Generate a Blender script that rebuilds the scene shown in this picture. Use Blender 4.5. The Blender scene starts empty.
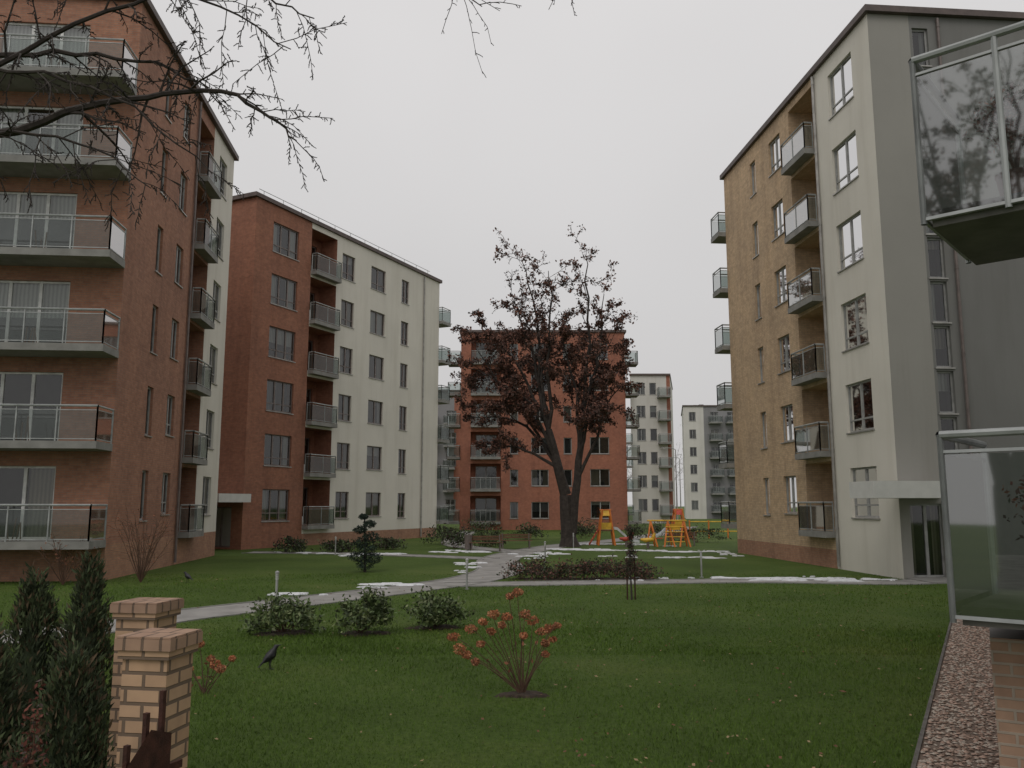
import bpy, math, random
import numpy as np
from mathutils import Vector, Matrix
random.seed(7); np.random.seed(7)
R=random.random
def U(a,b): return random.uniform(a,b)
sc=bpy.context.scene
sc.view_settings.view_transform='Standard'
try: sc.view_settings.look='None'
except Exception: pass
sc.view_settings.exposure=0

# ---------------------------------------------------------------- materials
def newmat(n):
    m=bpy.data.materials.new(n); m.use_nodes=True
    nt=m.node_tree; b=nt.nodes['Principled BSDF']; return m,nt,b
def ramp(nt,fac,stops):
    r=nt.nodes.new('ShaderNodeValToRGB'); e=r.color_ramp.elements
    while len(e)<len(stops): e.new(.5)
    for i,(p,c) in enumerate(stops):
        e[i].position=p; e[i].color=(c[0],c[1],c[2],1)
    nt.links.new(fac,r.inputs[0]); return r.outputs[0]
def noise(nt,scale,detail=4,vec=None,rough=.55):
    n=nt.nodes.new('ShaderNodeTexNoise'); n.inputs['Scale'].default_value=scale
    n.inputs['Detail'].default_value=detail; n.inputs['Roughness'].default_value=rough
    if vec is None:
        g=nt.nodes.new('ShaderNodeNewGeometry'); vec=g.outputs['Position']
    nt.links.new(vec,n.inputs['Vector']); return n.outputs['Fac']
def mixc(nt,a,b,f,mode='MIX'):
    m=nt.nodes.new('ShaderNodeMix'); m.data_type='RGBA'; m.blend_type=mode
    if isinstance(f,(int,float)): m.inputs[0].default_value=f
    else: nt.links.new(f,m.inputs[0])
    for i,x in ((6,a),(7,b)):
        if isinstance(x,tuple): m.inputs[i].default_value=(x[0],x[1],x[2],1)
        else: nt.links.new(x,m.inputs[i])
    return m.outputs[2]
def bump(nt,b,h,st=.3,d=.02):
    n=nt.nodes.new('ShaderNodeBump'); n.inputs['Strength'].default_value=st; n.inputs['Distance'].default_value=d
    nt.links.new(h,n.inputs['Height']); nt.links.new(n.outputs[0],b.inputs['Normal'])
def sc3(c,k): return tuple(x*k for x in c)
def simple(n,c,rough=.7,metal=0,var=.25,scale=3,bmp=0):
    m,nt,b=newmat(n)
    f=noise(nt,scale)
    nt.links.new(ramp(nt,f,[(.3,sc3(c,1-var)),(.7,sc3(c,1+var))]),b.inputs['Base Color'])
    b.inputs['Roughness'].default_value=rough; b.inputs['Metallic'].default_value=metal
    if bmp: bump(nt,b,noise(nt,scale*8),bmp,.01)
    return m
def streaks(nt,sx=1.2,sz=.12):
    g=nt.nodes.new('ShaderNodeNewGeometry'); mp=nt.nodes.new('ShaderNodeMapping')
    mp.inputs['Scale'].default_value=(sx,sx,sz); nt.links.new(g.outputs['Position'],mp.inputs['Vector'])
    return noise(nt,1.0,5,mp.outputs[0],.65)
def render_mat(n,c):
    m,nt,b=newmat(n)
    a=ramp(nt,noise(nt,.35,5),[(.3,sc3(c,.94)),(.7,sc3(c,1.05))])
    s=ramp(nt,streaks(nt),[(.30,(.86,.85,.83)),(.52,(1,1,1))])
    col=mixc(nt,a,s,.7,'MULTIPLY')
    nt.links.new(col,b.inputs['Base Color']); b.inputs['Roughness'].default_value=.92
    bump(nt,b,noise(nt,45,3),.35,.01); return m
def brick_mat(n,c1,c2,mo,bw=.26,rh=.078,bmp=.4,ms=.009):
    m,nt,b=newmat(n)
    uv=nt.nodes.new('ShaderNodeUVMap')
    t=nt.nodes.new('ShaderNodeTexBrick'); nt.links.new(uv.outputs[0],t.inputs['Vector'])
    t.inputs['Scale'].default_value=1; t.inputs['Brick Width'].default_value=bw; t.inputs['Row Height'].default_value=rh
    t.inputs['Mortar Size'].default_value=ms; t.inputs['Mortar Smooth'].default_value=.3; t.inputs['Bias'].default_value=-.1
    t.inputs['Color1'].default_value=(*c1,1); t.inputs['Color2'].default_value=(*c2,1); t.inputs['Mortar'].default_value=(*mo,1)
    v=ramp(nt,noise(nt,.5,6),[(.3,(.86,.86,.88)),(.7,(1.1,1.08,1.05))])
    col=mixc(nt,t.outputs['Color'],v,1.0,'MULTIPLY')
    v2=ramp(nt,noise(nt,5,3),[(.3,(.82,.80,.80)),(.7,(1.18,1.15,1.12))])
    col=mixc(nt,col,v2,.8,'MULTIPLY')
    s=ramp(nt,streaks(nt),[(.3,(.76,.74,.74)),(.52,(1,1,1))])
    col=mixc(nt,col,s,.7,'MULTIPLY')
    nt.links.new(col,b.inputs['Base Color']); b.inputs['Roughness'].default_value=.9
    inv=nt.nodes.new('ShaderNodeMath'); inv.operation='SUBTRACT'; inv.inputs[0].default_value=1
    nt.links.new(t.outputs['Fac'],inv.inputs[1]); bump(nt,b,inv.outputs[0],bmp,.008); return m
def glassmat(n,tint,gl,diff,dcol,base=.04):
    m=bpy.data.materials.new(n); m.use_nodes=True; nt=m.node_tree; nt.nodes.clear()
    o=nt.nodes.new('ShaderNodeOutputMaterial')
    tr=nt.nodes.new('ShaderNodeBsdfTransparent'); tr.inputs[0].default_value=(*tint,1)
    df=nt.nodes.new('ShaderNodeBsdfDiffuse'); nt.links.new(ramp(nt,noise(nt,1.5),[(.3,sc3(dcol,.8)),(.7,sc3(dcol,1.2))]),df.inputs[0])
    g=nt.nodes.new('ShaderNodeBsdfGlossy'); g.inputs['Roughness'].default_value=.03
    m1=nt.nodes.new('ShaderNodeMixShader'); m1.inputs[0].default_value=diff
    nt.links.new(tr.outputs[0],m1.inputs[1]); nt.links.new(df.outputs[0],m1.inputs[2])
    lw=nt.nodes.new('ShaderNodeFresnel'); lw.inputs[0].default_value=1.45
    ad=nt.nodes.new('ShaderNodeMath'); ad.operation='MULTIPLY_ADD'; ad.inputs[1].default_value=gl; ad.inputs[2].default_value=base
    ad.use_clamp=True
    nt.links.new(lw.outputs[0],ad.inputs[0])
    m2=nt.nodes.new('ShaderNodeMixShader'); nt.links.new(ad.outputs[0],m2.inputs[0])
    nt.links.new(m1.outputs[0],m2.inputs[1]); nt.links.new(g.outputs[0],m2.inputs[2]); nt.links.new(m2.outputs[0],o.inputs[0]); return m

M={}
M['brick1']=brick_mat('brick_red_brown',(.37,.185,.12),(.30,.138,.088),(.25,.18,.14))
M['brick2']=brick_mat('brick_rust',(.34,.148,.092),(.28,.115,.070),(.22,.14,.10))
M['brick3']=brick_mat('brick_orange',(.36,.142,.092),(.31,.118,.076),(.25,.14,.10))
M['plinth']=brick_mat('plinth_brick',(.40,.22,.14),(.34,.175,.11),(.27,.20,.15))
M['tan']=brick_mat('brick_tan',(.57,.42,.27),(.48,.345,.215),(.40,.32,.23))
M['yellow']=brick_mat('brick_yellow',(.50,.34,.22),(.40,.26,.165),(.17,.125,.09),.21,.082,.9,.011)
M['terr']=brick_mat('brick_terrace',(.36,.24,.17),(.30,.185,.13),(.34,.29,.24),.25,.085,.6,.012)
M['cream']=render_mat('cream_render',(.66,.63,.56))
M['cream_hazed']=render_mat('cream_render_hazed',(.62,.60,.56))  # base colour toned to stand for distance haze
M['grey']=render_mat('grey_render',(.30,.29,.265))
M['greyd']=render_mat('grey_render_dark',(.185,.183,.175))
M['grey_hazed']=render_mat('grey_render_hazed',(.25,.245,.25))  # distance haze is put into this grey
M['roof']=simple('roof_sheet',(.10,.075,.068),.6)
M['frame']=simple('window_frame_grey',(.30,.30,.29),.5)
M['framew']=simple('window_frame_white',(.62,.62,.60),.5)
M['framed']=simple('window_frame_dark',(.16,.13,.12),.5)
M['metal']=simple('galvanised_metal',(.34,.355,.35),.5,.3)
M['slab']=simple('balcony_concrete',(.24,.235,.22),.9,0,.2,2,.2)
M['slabd']=simple('balcony_concrete_dark',(.17,.16,.15),.9)
M['room']=simple('room_shade',(.035,.032,.03),.9)  # near-black sheet stands for the shade inside unlit rooms
M['sill']=simple('sill_metal',(.33,.32,.30),.4,.3)
M['white']=simple('canopy_white',(.60,.60,.57),.8,0,.06)
M['glass']=glassmat('window_glass',(.72,.76,.75),1.5,.02,(.1,.1,.1))
M['rglass']=glassmat('railing_glass',(.64,.70,.68),.6,.24,(.17,.19,.18),.03)
M['rglass2']=glassmat('railing_glass_clear',(.62,.69,.65),1.5,.10,(.12,.14,.13),.26)
def curtain(n,c):
    m,nt,b=newmat(n); uv=nt.nodes.new('ShaderNodeUVMap')
    w=nt.nodes.new('ShaderNodeTexWave'); w.inputs['Scale'].default_value=2.4; w.inputs['Distortion'].default_value=1.5
    nt.links.new(uv.outputs[0],w.inputs['Vector'])
    nt.links.new(ramp(nt,w.outputs['Fac'],[(0,sc3(c,.6)),(1,c)]),b.inputs['Base Color']); b.inputs['Roughness'].default_value=1; return m  # shading of the folds is put into the colour as wave bands
M['cur1']=curtain('curtain_white',(.55,.54,.5)); M['cur2']=curtain('curtain_beige',(.3,.26,.2)); M['cur3']=curtain('curtain_grey',(.2,.2,.21))
def grassmat(n,a,b_,c_,bl=False):
    m,nt,b=newmat(n)
    big=ramp(nt,noise(nt,.22,6,None,.65),[(.3,a),(.5,b_),(.72,c_)])
    fine=ramp(nt,noise(nt,14,4,None,.7),[(.3,(.55,.6,.5)),(.7,(1.35,1.3,1.2))])
    nt.links.new(mixc(nt,big,fine,.8,'MULTIPLY'),b.inputs['Base Color']); b.inputs['Roughness'].default_value=.85
    b.inputs['Specular IOR Level'].default_value=.2
    if not bl: bump(nt,b,noise(nt,25,5,None,.7),.9,.05)
    return m
M['grass']=grassmat('lawn_grass',(.052,.086,.016),(.072,.118,.022),(.11,.145,.038))
M['blade']=grassmat('grass_blades',(.062,.108,.017),(.090,.155,.026),(.145,.19,.046),True)
M['path']=simple('path_concrete',(.27,.26,.245),.95,0,.25,1.5,.3)
M['kerb']=simple('kerb_concrete',(.25,.245,.23),.9,0,.25,4)
M['kerbd']=simple('kerb_concrete_dark',(.13,.12,.11),.9,0,.3,6)
M['gravelb']=simple('gravel_bed',(.22,.165,.13),1,0,.5,30,1)
M['peb1']=simple('pebble_pink',(.40,.28,.22),.8,0,.3,20); M['peb2']=simple('pebble_grey',(.42,.36,.30),.8,0,.3,20); M['peb3']=simple('pebble_brown',(.22,.15,.11),.8,0,.3,20)
M['mulch']=simple('mulch_soil',(.05,.035,.025),1,0,.5,14,1)
M['snow']=simple('old_snow',(.66,.67,.69),.7,0,.12,4,.3)
M['bark']=simple('tree_bark',(.045,.036,.031),.95,0,.4,5,.5)
M['bark2']=simple('bare_branch_bark',(.045,.036,.031),.95,0,.4,8)
M['rust1']=simple('leaf_rust',(.17,.080,.058),.9,0,.4,1.5); M['rust2']=simple('leaf_brown',(.105,.060,.047),.9,0,.4,1.5); M['rust3']=simple('leaf_dark_brown',(.055,.038,.032),.9,0,.4,1.5)
M['th1']=simple('thuja_green',(.065,.088,.036),.9,0,.4,3); M['th2']=simple('thuja_dark',(.032,.046,.020),.9,0,.4,3); M['th3']=simple('thuja_brown',(.10,.068,.036),.9,0,.4,3)
M['sh1']=simple('shrub_leaf',(.095,.14,.045),.6,0,.4,5); M['sh2']=simple('shrub_leaf_light',(.16,.19,.08),.6,0,.4,5); M['sh3']=simple('shrub_leaf_dark',(.038,.055,.02),.7,0,.4,5)
M['pn1']=simple('pine_needles',(.03,.055,.033),.9,0,.4,5); M['pn2']=simple('pine_needles_dark',(.015,.026,.018),.9,0,.4,5)
M['hy1']=simple('hydrangea_rust',(.40,.145,.065),.9,0,.3,12); M['hy2']=simple('hydrangea_brown',(.25,.10,.055),.9,0,.3,12); M['hy3']=simple('hydrangea_pale',(.50,.24,.12),.9,0,.3,12)
M['red']=simple('shrub_red_brown',(.12,.036,.024),.9,0,.4,6)
M['stem']=simple('stem_brown',(.10,.055,.035),.9)
M['lf1']=simple('fallen_leaf_tan',(.26,.19,.10),.9); M['lf2']=simple('fallen_leaf_brown',(.14,.07,.035),.9)
M['black']=simple('crow_feather',(.010,.010,.012),.45,0,.3,20); M['beak']=simple('crow_beak',(.03,.03,.03),.4)
M['orange']=simple('play_orange',(.70,.20,.035),.6); M['yel']=simple('play_yellow',(.72,.44,.05),.6); M['redp']=simple('play_red',(.50,.07,.04),.6)
M['slide']=simple('slide_steel',(.66,.69,.72),.3); M['wood']=simple('bench_wood',(.14,.075,.04),.8); M['iron']=simple('rusted_iron',(.06,.022,.015),.7,.2,.5,12,.5)
M['postm']=simple('lamp_post_metal',(.40,.40,.39),.4,.5); M['lens']=simple('lamp_lens',(.6,.6,.58),.4)
M['haze']=simple('hazed_twigs',(.24,.23,.225),1,0,.2,.3); M['haze2']=simple('hazed_twigs_b',(.32,.31,.305),1,0,.2,.3)  # twig colours paled to carry the distance haze
M['lfcap']=brick_mat('cap_brick',(.36,.24,.17),(.30,.19,.135),(.16,.115,.085),.11,.5,.9,.009)
M['pot']=simple('plant_pot',(.20,.08,.05),.8)

# ---------------------------------------------------------------- mesh builder
class MB:
    def __init__(s): s.v=[];s.f=[];s.m=[];s.uv=[];s.mats=[]
    def mi(s,k):
        if k not in s.mats: s.mats.append(k)
        return s.mats.index(k)
    def poly(s,pts,mat,uv=None):
        n=len(s.v); s.v.extend([tuple(p) for p in pts]); s.f.append(tuple(range(n,n+len(pts)))); s.m.append(s.mi(mat))
        s.uv.append(uv if uv else [(p[0]+p[1],p[2]) for p in pts])
    def build(s,name,parent=None,smooth=False):
        me=bpy.data.meshes.new(name); me.from_pydata(s.v,[],s.f)
        for k in s.mats: me.materials.append(M[k])
        me.polygons.foreach_set('material_index',s.m)
        l=me.uv_layers.new(name='UVMap'); flat=[c for u in s.uv for q in u for c in q]
        l.data.foreach_set('uv',flat)
        if smooth: me.polygons.foreach_set('use_smooth',[True]*len(s.f))
        me.update(); o=bpy.data.objects.new(name,me); sc.collection.objects.link(o)
        if parent: o.parent=parent
        return o
def empty(name):
    o=bpy.data.objects.new(name,None); sc.collection.objects.link(o); return o
class Fr:
    def __init__(s,p0,d,n): s.p=p0;s.d=d;s.n=n
    def P(s,a,z,o=0): return (s.p[0]+s.d[0]*a+s.n[0]*o, s.p[1]+s.d[1]*a+s.n[1]*o, z)
WORLD=Fr((0,0),(1,0),(0,1))
def fbox(mb,fr,s0,s1,z0,z1,o0,o1,mat):
    P=fr.P
    a=[P(s0,z0,o0),P(s1,z0,o0),P(s1,z0,o1),P(s0,z0,o1)]; b=[P(s0,z1,o0),P(s1,z1,o0),P(s1,z1,o1),P(s0,z1,o1)]
    uvs=[(s0,z0),(s1,z0),(s1,z1),(s0,z1)]; uvo=[(o0,z0),(o1,z0),(o1,z1),(o0,z1)]; uvt=[(s0,o0),(s1,o0),(s1,o1),(s0,o1)]
    mb.poly([a[0],a[1],b[1],b[0]],mat,uvs); mb.poly([a[2],a[3],b[3],b[2]],mat,[(s1,z0),(s0,z0),(s0,z1),(s1,z1)])
    mb.poly([a[1],a[2],b[2],b[1]],mat,uvo); mb.poly([a[3],a[0],b[0],b[3]],mat,[(o1,z0),(o0,z0),(o0,z1),(o1,z1)])
    mb.poly(a[::-1],mat,uvt[::-1]); mb.poly(b,mat,uvt)
def tube(mb,pts,rad,mat,sides=5,cap=False):
    pts=[Vector(p) for p in pts]; n0=len(mb.v); mi=mb.mi(mat)
    for i,p in enumerate(pts):
        t=(pts[min(i+1,len(pts)-1)]-pts[max(i-1,0)]); t=t.normalized() if t.length>1e-6 else Vector((0,0,1))
        a=t.orthogonal().normalized() if i==0 else (a-t*a.dot(t)).normalized()
        b=t.cross(a); r=rad[i] if hasattr(rad,'__len__') else rad
        for k in range(sides):
            an=2*math.pi*k/sides; mb.v.append(tuple(p+a*(r*math.cos(an))+b*(r*math.sin(an))))
    for i in range(len(pts)-1):
        for k in range(sides):
            q=(n0+i*sides+k,n0+i*sides+(k+1)%sides,n0+(i+1)*sides+(k+1)%sides,n0+(i+1)*sides+k)
            mb.f.append(q); mb.m.append(mi); mb.uv.append([(k*.1,i*.1),(k*.1+.1,i*.1),(k*.1+.1,i*.1+.1),(k*.1,i*.1+.1)])
    if cap:
        for base in (n0,n0+(len(pts)-1)*sides):
            q=tuple(range(base,base+sides)); mb.f.append(q); mb.m.append(mi); mb.uv.append([(0,0)]*sides)

# ---------------------------------------------------------------- buildings
class Bld:
    def __init__(s,name,foot,H,base=0):
        s.root=empty(name); s.foot=foot; s.H=H; s.base=base
        s.c=(sum(p[0] for p in foot)/len(foot),sum(p[1] for p in foot)/len(foot))
        s.parts={k:MB() for k in ('walls','window_frames','window_glass','interiors','balconies','railings','roof','entrance','downpipes')}
    def fr(s,i,j):
        a=s.foot[i];b=s.foot[j]; L=math.hypot(b[0]-a[0],b[1]-a[1]); d=((b[0]-a[0])/L,(b[1]-a[1])/L); n=(d[1],-d[0])
        if n[0]*(s.c[0]-a[0])+n[1]*(s.c[1]-a[1])>0: n=(-n[0],-n[1])
        return Fr(a,d,n),L
    def pipe(s,fr,a,mat='sill'):
        D=s.parts['downpipes']; tube(D,[fr.P(a,.1,.08),fr.P(a,s.H-.1,.08)],.055,mat,6)
        z=1.5
        while z<s.H: tube(D,[fr.P(a,z,.08),fr.P(a,z+.06,.08)],.07,mat,6,True); z+=3
    def wall(s,i,j,ops,matfn,cuts=(),zc=(),fm='frame',lod=0):
        fr,L=s.fr(i,j); P=fr.P; W=s.parts['walls']
        S=sorted(set([0,L]+[round(x,4) for o in ops for x in (o[0],o[1])]+list(cuts)))
        Z=sorted(set([s.base,s.H]+[round(x,4) for o in ops for x in (o[2],o[3])]+list(zc)))
        S=[x for x in S if 0<=x<=L]
        for a in range(len(S)-1):
            for b in range(len(Z)-1):
                s0,s1,z0,z1=S[a],S[a+1],Z[b],Z[b+1]; cs=(s0+s1)/2;cz=(z0+z1)/2
                if any(o[0]<cs<o[1] and o[2]<cz<o[3] for o in ops): continue
                W.poly([P(s0,z0),P(s1,z0),P(s1,z1),P(s0,z1)],matfn(cs,cz),[(s0,z0),(s1,z0),(s1,z1),(s0,z1)])
        for o in ops:
            s0,s1,z0,z1,kind=o[:5]; 
            if kind=='log': s.loggia(fr,o,matfn,fm)
            else: s.window(fr,s0,s1,z0,z1,0,matfn((s0+s1)/2,z0-.05),fm,kind,lod)
        return fr,L
    def reveal(s,fr,s0,s1,z0,z1,o0,o1,mat):
        W=s.parts['walls'];P=fr.P
        W.poly([P(s0,z0,o0),P(s0,z1,o0),P(s0,z1,o1),P(s0,z0,o1)],mat,[(o0,z0),(o0,z1),(o1,z1),(o1,z0)])
        W.poly([P(s1,z0,o0),P(s1,z1,o0),P(s1,z1,o1),P(s1,z0,o1)],mat,[(o0,z0),(o0,z1),(o1,z1),(o1,z0)])
        W.poly([P(s0,z1,o0),P(s1,z1,o0),P(s1,z1,o1),P(s0,z1,o1)],mat,[(s0,o0),(s1,o0),(s1,o1),(s0,o1)])
        W.poly([P(s0,z0,o0),P(s1,z0,o0),P(s1,z0,o1),P(s0,z0,o1)],mat,[(s0,o0),(s1,o0),(s1,o1),(s0,o1)])
    def window(s,fr,s0,s1,z0,z1,o,wm,fm,kind='win',lod=0):
        F=s.parts['window_frames'];G=s.parts['window_glass'];I=s.parts['interiors'];P=fr.P
        s.reveal(fr,s0,s1,z0,z1,o,o-.5,wm)
        e=.002; t=.07; oa=o-.10; ob=o-.17
        fbox(F,fr,s0+e,s0+t,z0+e,z1-e,ob,oa,fm); fbox(F,fr,s1-t,s1-e,z0+e,z1-e,ob,oa,fm)
        fbox(F,fr,s0+t,s1-t,z0+e,z0+t,ob,oa,fm); fbox(F,fr,s0+t,s1-t,z1-t,z1-e,ob,oa,fm)
        w=s1-s0; n=1 if w<.95 else (2 if w<2.2 else 3)
        for k in range(1,n):
            x=s0+w*k/n; fbox(F,fr,x-.05,x+.05,z0+t,z1-t,ob,oa+.004,fm)
        if kind=='win' and z1-z0>1.6 and lod==0 and w>.95:
            zz=z0+.45; fbox(F,fr,s0+t,s1-t,zz-.03,zz+.03,ob+.01,oa-.006,fm)
        if kind=='win': fbox(F,fr,s0-.05,s1+.05,z0-.05,z0-.003,o-.1,o+.05,'sill')
        for k in range(n):
            a=s0+w*k/n;b=s0+w*(k+1)/n; dj=U(-.004,.004); dk=U(-.004,.004); oo=o-.135
            G.poly([P(a,z0,oo+dj),P(b,z0,oo-dj),P(b,z1,oo-dj+dk),P(a,z1,oo+dj+dk)],'glass')
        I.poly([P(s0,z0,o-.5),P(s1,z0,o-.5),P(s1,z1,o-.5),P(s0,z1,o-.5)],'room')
        c=R(); cm=random.choice(['cur1','cur1','cur2','cur3']); oc=o-.3
        def cq(a,b,za,zb): I.poly([P(a,za,oc),P(b,za,oc),P(b,zb,oc),P(a,zb,oc)],cm,[(a,za),(b,za),(b,zb),(a,zb)])
        if c<.35:
            k=U(.15,.33); cq(s0,s0+w*k,z0,z1); cq(s1-w*k,s1,z0,z1)
        elif c<.5: cq(s0,s1,z0,z1)
        elif c<.68: cq(s0,s1,z1-(z1-z0)*U(.2,.6),z1)
        elif c<.8: cq(s0,s0+w*.5,z0,z1)
    def loggia(s,fr,o,matfn,fm):
        s0,s1,z0,z1=o[:4]; dep=1.35; P=fr.P; wm=o[5] if len(o)>5 else matfn((s0+s1)/2,z1+.1)
        s.reveal(fr,s0,s1,z0,z1,0,-dep,wm)
        W=s.parts['walls']; w=s1-s0; a=s0+w*.15;b=s1-w*.15; zt=z0+2.3
        for (x0,x1,y0,y1) in ((s0,a,z0,z1),(b,s1,z0,z1),(a,b,zt,z1)):
            W.poly([P(x0,y0,-dep),P(x1,y0,-dep),P(x1,y1,-dep),P(x0,y1,-dep)],wm,[(x0,y0),(x1,y0),(x1,y1),(x0,y1)])
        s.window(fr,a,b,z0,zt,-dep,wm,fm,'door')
        s.balcony(fr,s0+.02,s1-.02,z0,.45)
        if R()<.5: fbox(s.parts['balconies'],fr,s0+.4,s0+.9,z0+.01,z0+U(.4,.9),-1.0,-.6,random.choice(['framew','slabd','framed']))
    def balcony(s,fr,s0,s1,z,dep,o=0,gm='rglass',h=1.1,slab='slab',skip=(),near=False):
        B=s.parts['balconies'];Q=s.parts['railings'];P=fr.P
        r=.028; oo=o+dep-.04; zb=z-.1; zt=z+h; zg=z+.06
        if near:
            fbox(B,fr,s0+.09,s1-.09,z-.14,z-.002,o+.002,o+dep-.09,slab); zb=z-.12; zg=z-.08; r=.024
        else: fbox(B,fr,s0,s1,z-.24,z-.002,o+.002,o+dep,slab)
        def panel(A,Bp):
            L=math.dist(A,Bp); n=max(1,round(L/(.62 if near and L>2 else 1.15)))
            for k in range(n+1):
                x=A[0]+(Bp[0]-A[0])*k/n; y=A[1]+(Bp[1]-A[1])*k/n
                tube(B,[P(x,zb,y),P(x,zt,y)],r,'metal',8 if near else 4)
            tube(B,[P(A[0],zt,A[1]),P(Bp[0],zt,Bp[1])],r*1.3,'metal',8 if near else 6)
            tube(B,[P(A[0],zt-.13,A[1]),P(Bp[0],zt-.13,Bp[1])],r*.7,'metal',4)
            tube(B,[P(A[0],zg,A[1]),P(Bp[0],zg,Bp[1])],r*.8,'metal',4)
            Q.poly([P(A[0],zg,A[1]),P(Bp[0],zg,Bp[1]),P(Bp[0],zt-.15,Bp[1]),P(A[0],zt-.15,A[1])],gm)
        panel((s0+.04,oo),(s1-.04,oo)); 
        if 'l' not in skip: panel((s0+.04,o+.05),(s0+.04,oo))
        if 'r' not in skip: panel((s1-.04,o+.05),(s1-.04,oo))
    def finish(s,roofmat='roof',over=.18,th=.24):
        n=len(s.foot); Rf=s.parts['roof']
        pts=[]
        for (x,y) in s.foot:
            dx=x-s.c[0];dy=y-s.c[1];L=math.hypot(dx,dy); pts.append((x+dx/L*over*1.4,y+dy/L*over*1.4))
        lo=[(x,y,s.H+.002) for x,y in pts]; hi=[(x,y,s.H+th) for x,y in pts]
        Rf.poly(lo,roofmat);Rf.poly(hi,roofmat)
        for i in range(n):
            j=(i+1)%n; Rf.poly([lo[i],lo[j],hi[j],hi[i]],roofmat)
        for k in range(5):
            t=U(.2,.8);q=U(.2,.8); x=s.foot[0][0]*(1-t)+s.foot[2][0]*t; y=s.foot[0][1]*(1-q)+s.foot[2][1]*q
            fbox(Rf,WORLD,x-.4,x+.4,s.H+th+.002,s.H+th+.5,y-.4,y+.4,'slabd')
        for k,p in s.parts.items():
            if p.f: p.build(k,s.root)
# --- left brick building
A=(-13.07,27.3);B=(-14.3,40.9)
b1=Bld('brick_apartment_building',[A,B,(B[0]-16,B[1]-1.44),(A[0]-16,A[1]-1.44)],20.0)
fl=[1.3+3.08*k for k in range(6)]
ops=[]
for z in fl:
    ops+=[(3.0,3.65,z+.55,z+2.35,'win'),(5.3,6.25,z+.75,z+2.35,'win'),(7.6,9.9,z,z+2.7,'log','brick1'),(11.0,12.4,z+.65,z+2.4,'win')]
fr,L=b1.wall(0,1,ops,lambda s,z:'plinth' if z<1.15 else ('cream' if s>9.9 else 'brick1'),(9.9,),(1.15,))
b1.pipe(fr,7.2,'framed')
ops=[]
for z in fl: ops+=[(1.7,4.6,z+.02,z+2.35,'door'),(6.4,8.2,z+.02,z+2.35,'door'),(10.5,12,z+.8,z+2.4,'win')]
fr,L=b1.wall(0,3,ops,lambda s,z:'plinth' if z<1.15 else 'brick1',(),(1.15,),'framew')
for z in fl:
    b1.balcony(fr,-.02,6.1,z,1.35); b1.balcony(fr,6.3,9.5,z,1.35)
    fbox(b1.parts['balconies'],fr,4.9,5.5,z+.01,z+U(.5,.9),.2,.6,random.choice(['slabd','framed','pot']))
    for q in range(4): tube(b1.parts['balconies'],[fr.P(2.2+q*.12,z+.01,.9),fr.P(2.2+q*.12+U(-.1,.1),z+U(.4,.8),.9)],.02,'wood',4)
b1.wall(1,2,[],lambda s,z:'brick1'); b1.wall(2,3,[],lambda s,z:'brick1')
b1.finish()
# --- second building rust brick + cream
A=(-14.7,46.1);B=(-5.8,65.0)
b2=Bld('brick_and_cream_apartment_building',[A,B,(B[0]-12.7,B[1]+6),(A[0]-12.7,A[1]+6)],20.0)
cz=[2.4+3.14*k for k in range(6)]
ops=[]
for c in cz:
    ops+=[(1.5,3.8,c-.9,c+.9,'win'),(5.0,7.6,c-1.2,c+1.55,'log','brick2'),(8.2,9.6,c-.85,c+.85,'win'),(11.5,13.3,c-.75,c+.85,'win'),(15.4,16.4,c-.9,c+.85,'win')]
fr,L=b2.wall(0,1,ops,lambda s,z:('plinth' if s>5 else 'brick2') if z<.7 else ('cream' if s>5.0 else 'brick2'),(5.0,),(.7,),'framed')
for c in cz: b2.balcony(fr,L+.02,L+1.4,c-1.2,1.5,-1.2)
b2.pipe(fr,18.5)
ops=[(5,6.4,c-.8,c+.8,'win') for c in cz[1:]]+[(.8,2.4,.1,2.3,'door')]
fr,L=b2.wall(0,3,ops,lambda s,z:'brick2',(),(),'framed')
fbox(b2.parts['entrance'],fr,-.6,3.2,2.55,3.0,.05,2.4,'white'); fbox(b2.parts['entrance'],fr,3.0,3.2,0,2.548,.3,2.2,'grey')
b2.wall(1,2,[],lambda s,z:'cream'); b2.wall(2,3,[],lambda s,z:'cream')
P=b2.fr(0,1)[0].P
for i in range(12): tube(b2.parts['roof'],[P(1+i*1.7,20.2,-.4),P(1+i*1.7,20.75,-.4)],.02,'metal',4)
tube(b2.parts['roof'],[P(.6,20.75,-.4),P(20,20.75,-.4)],.02,'metal',4)
b2.finish()
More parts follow.
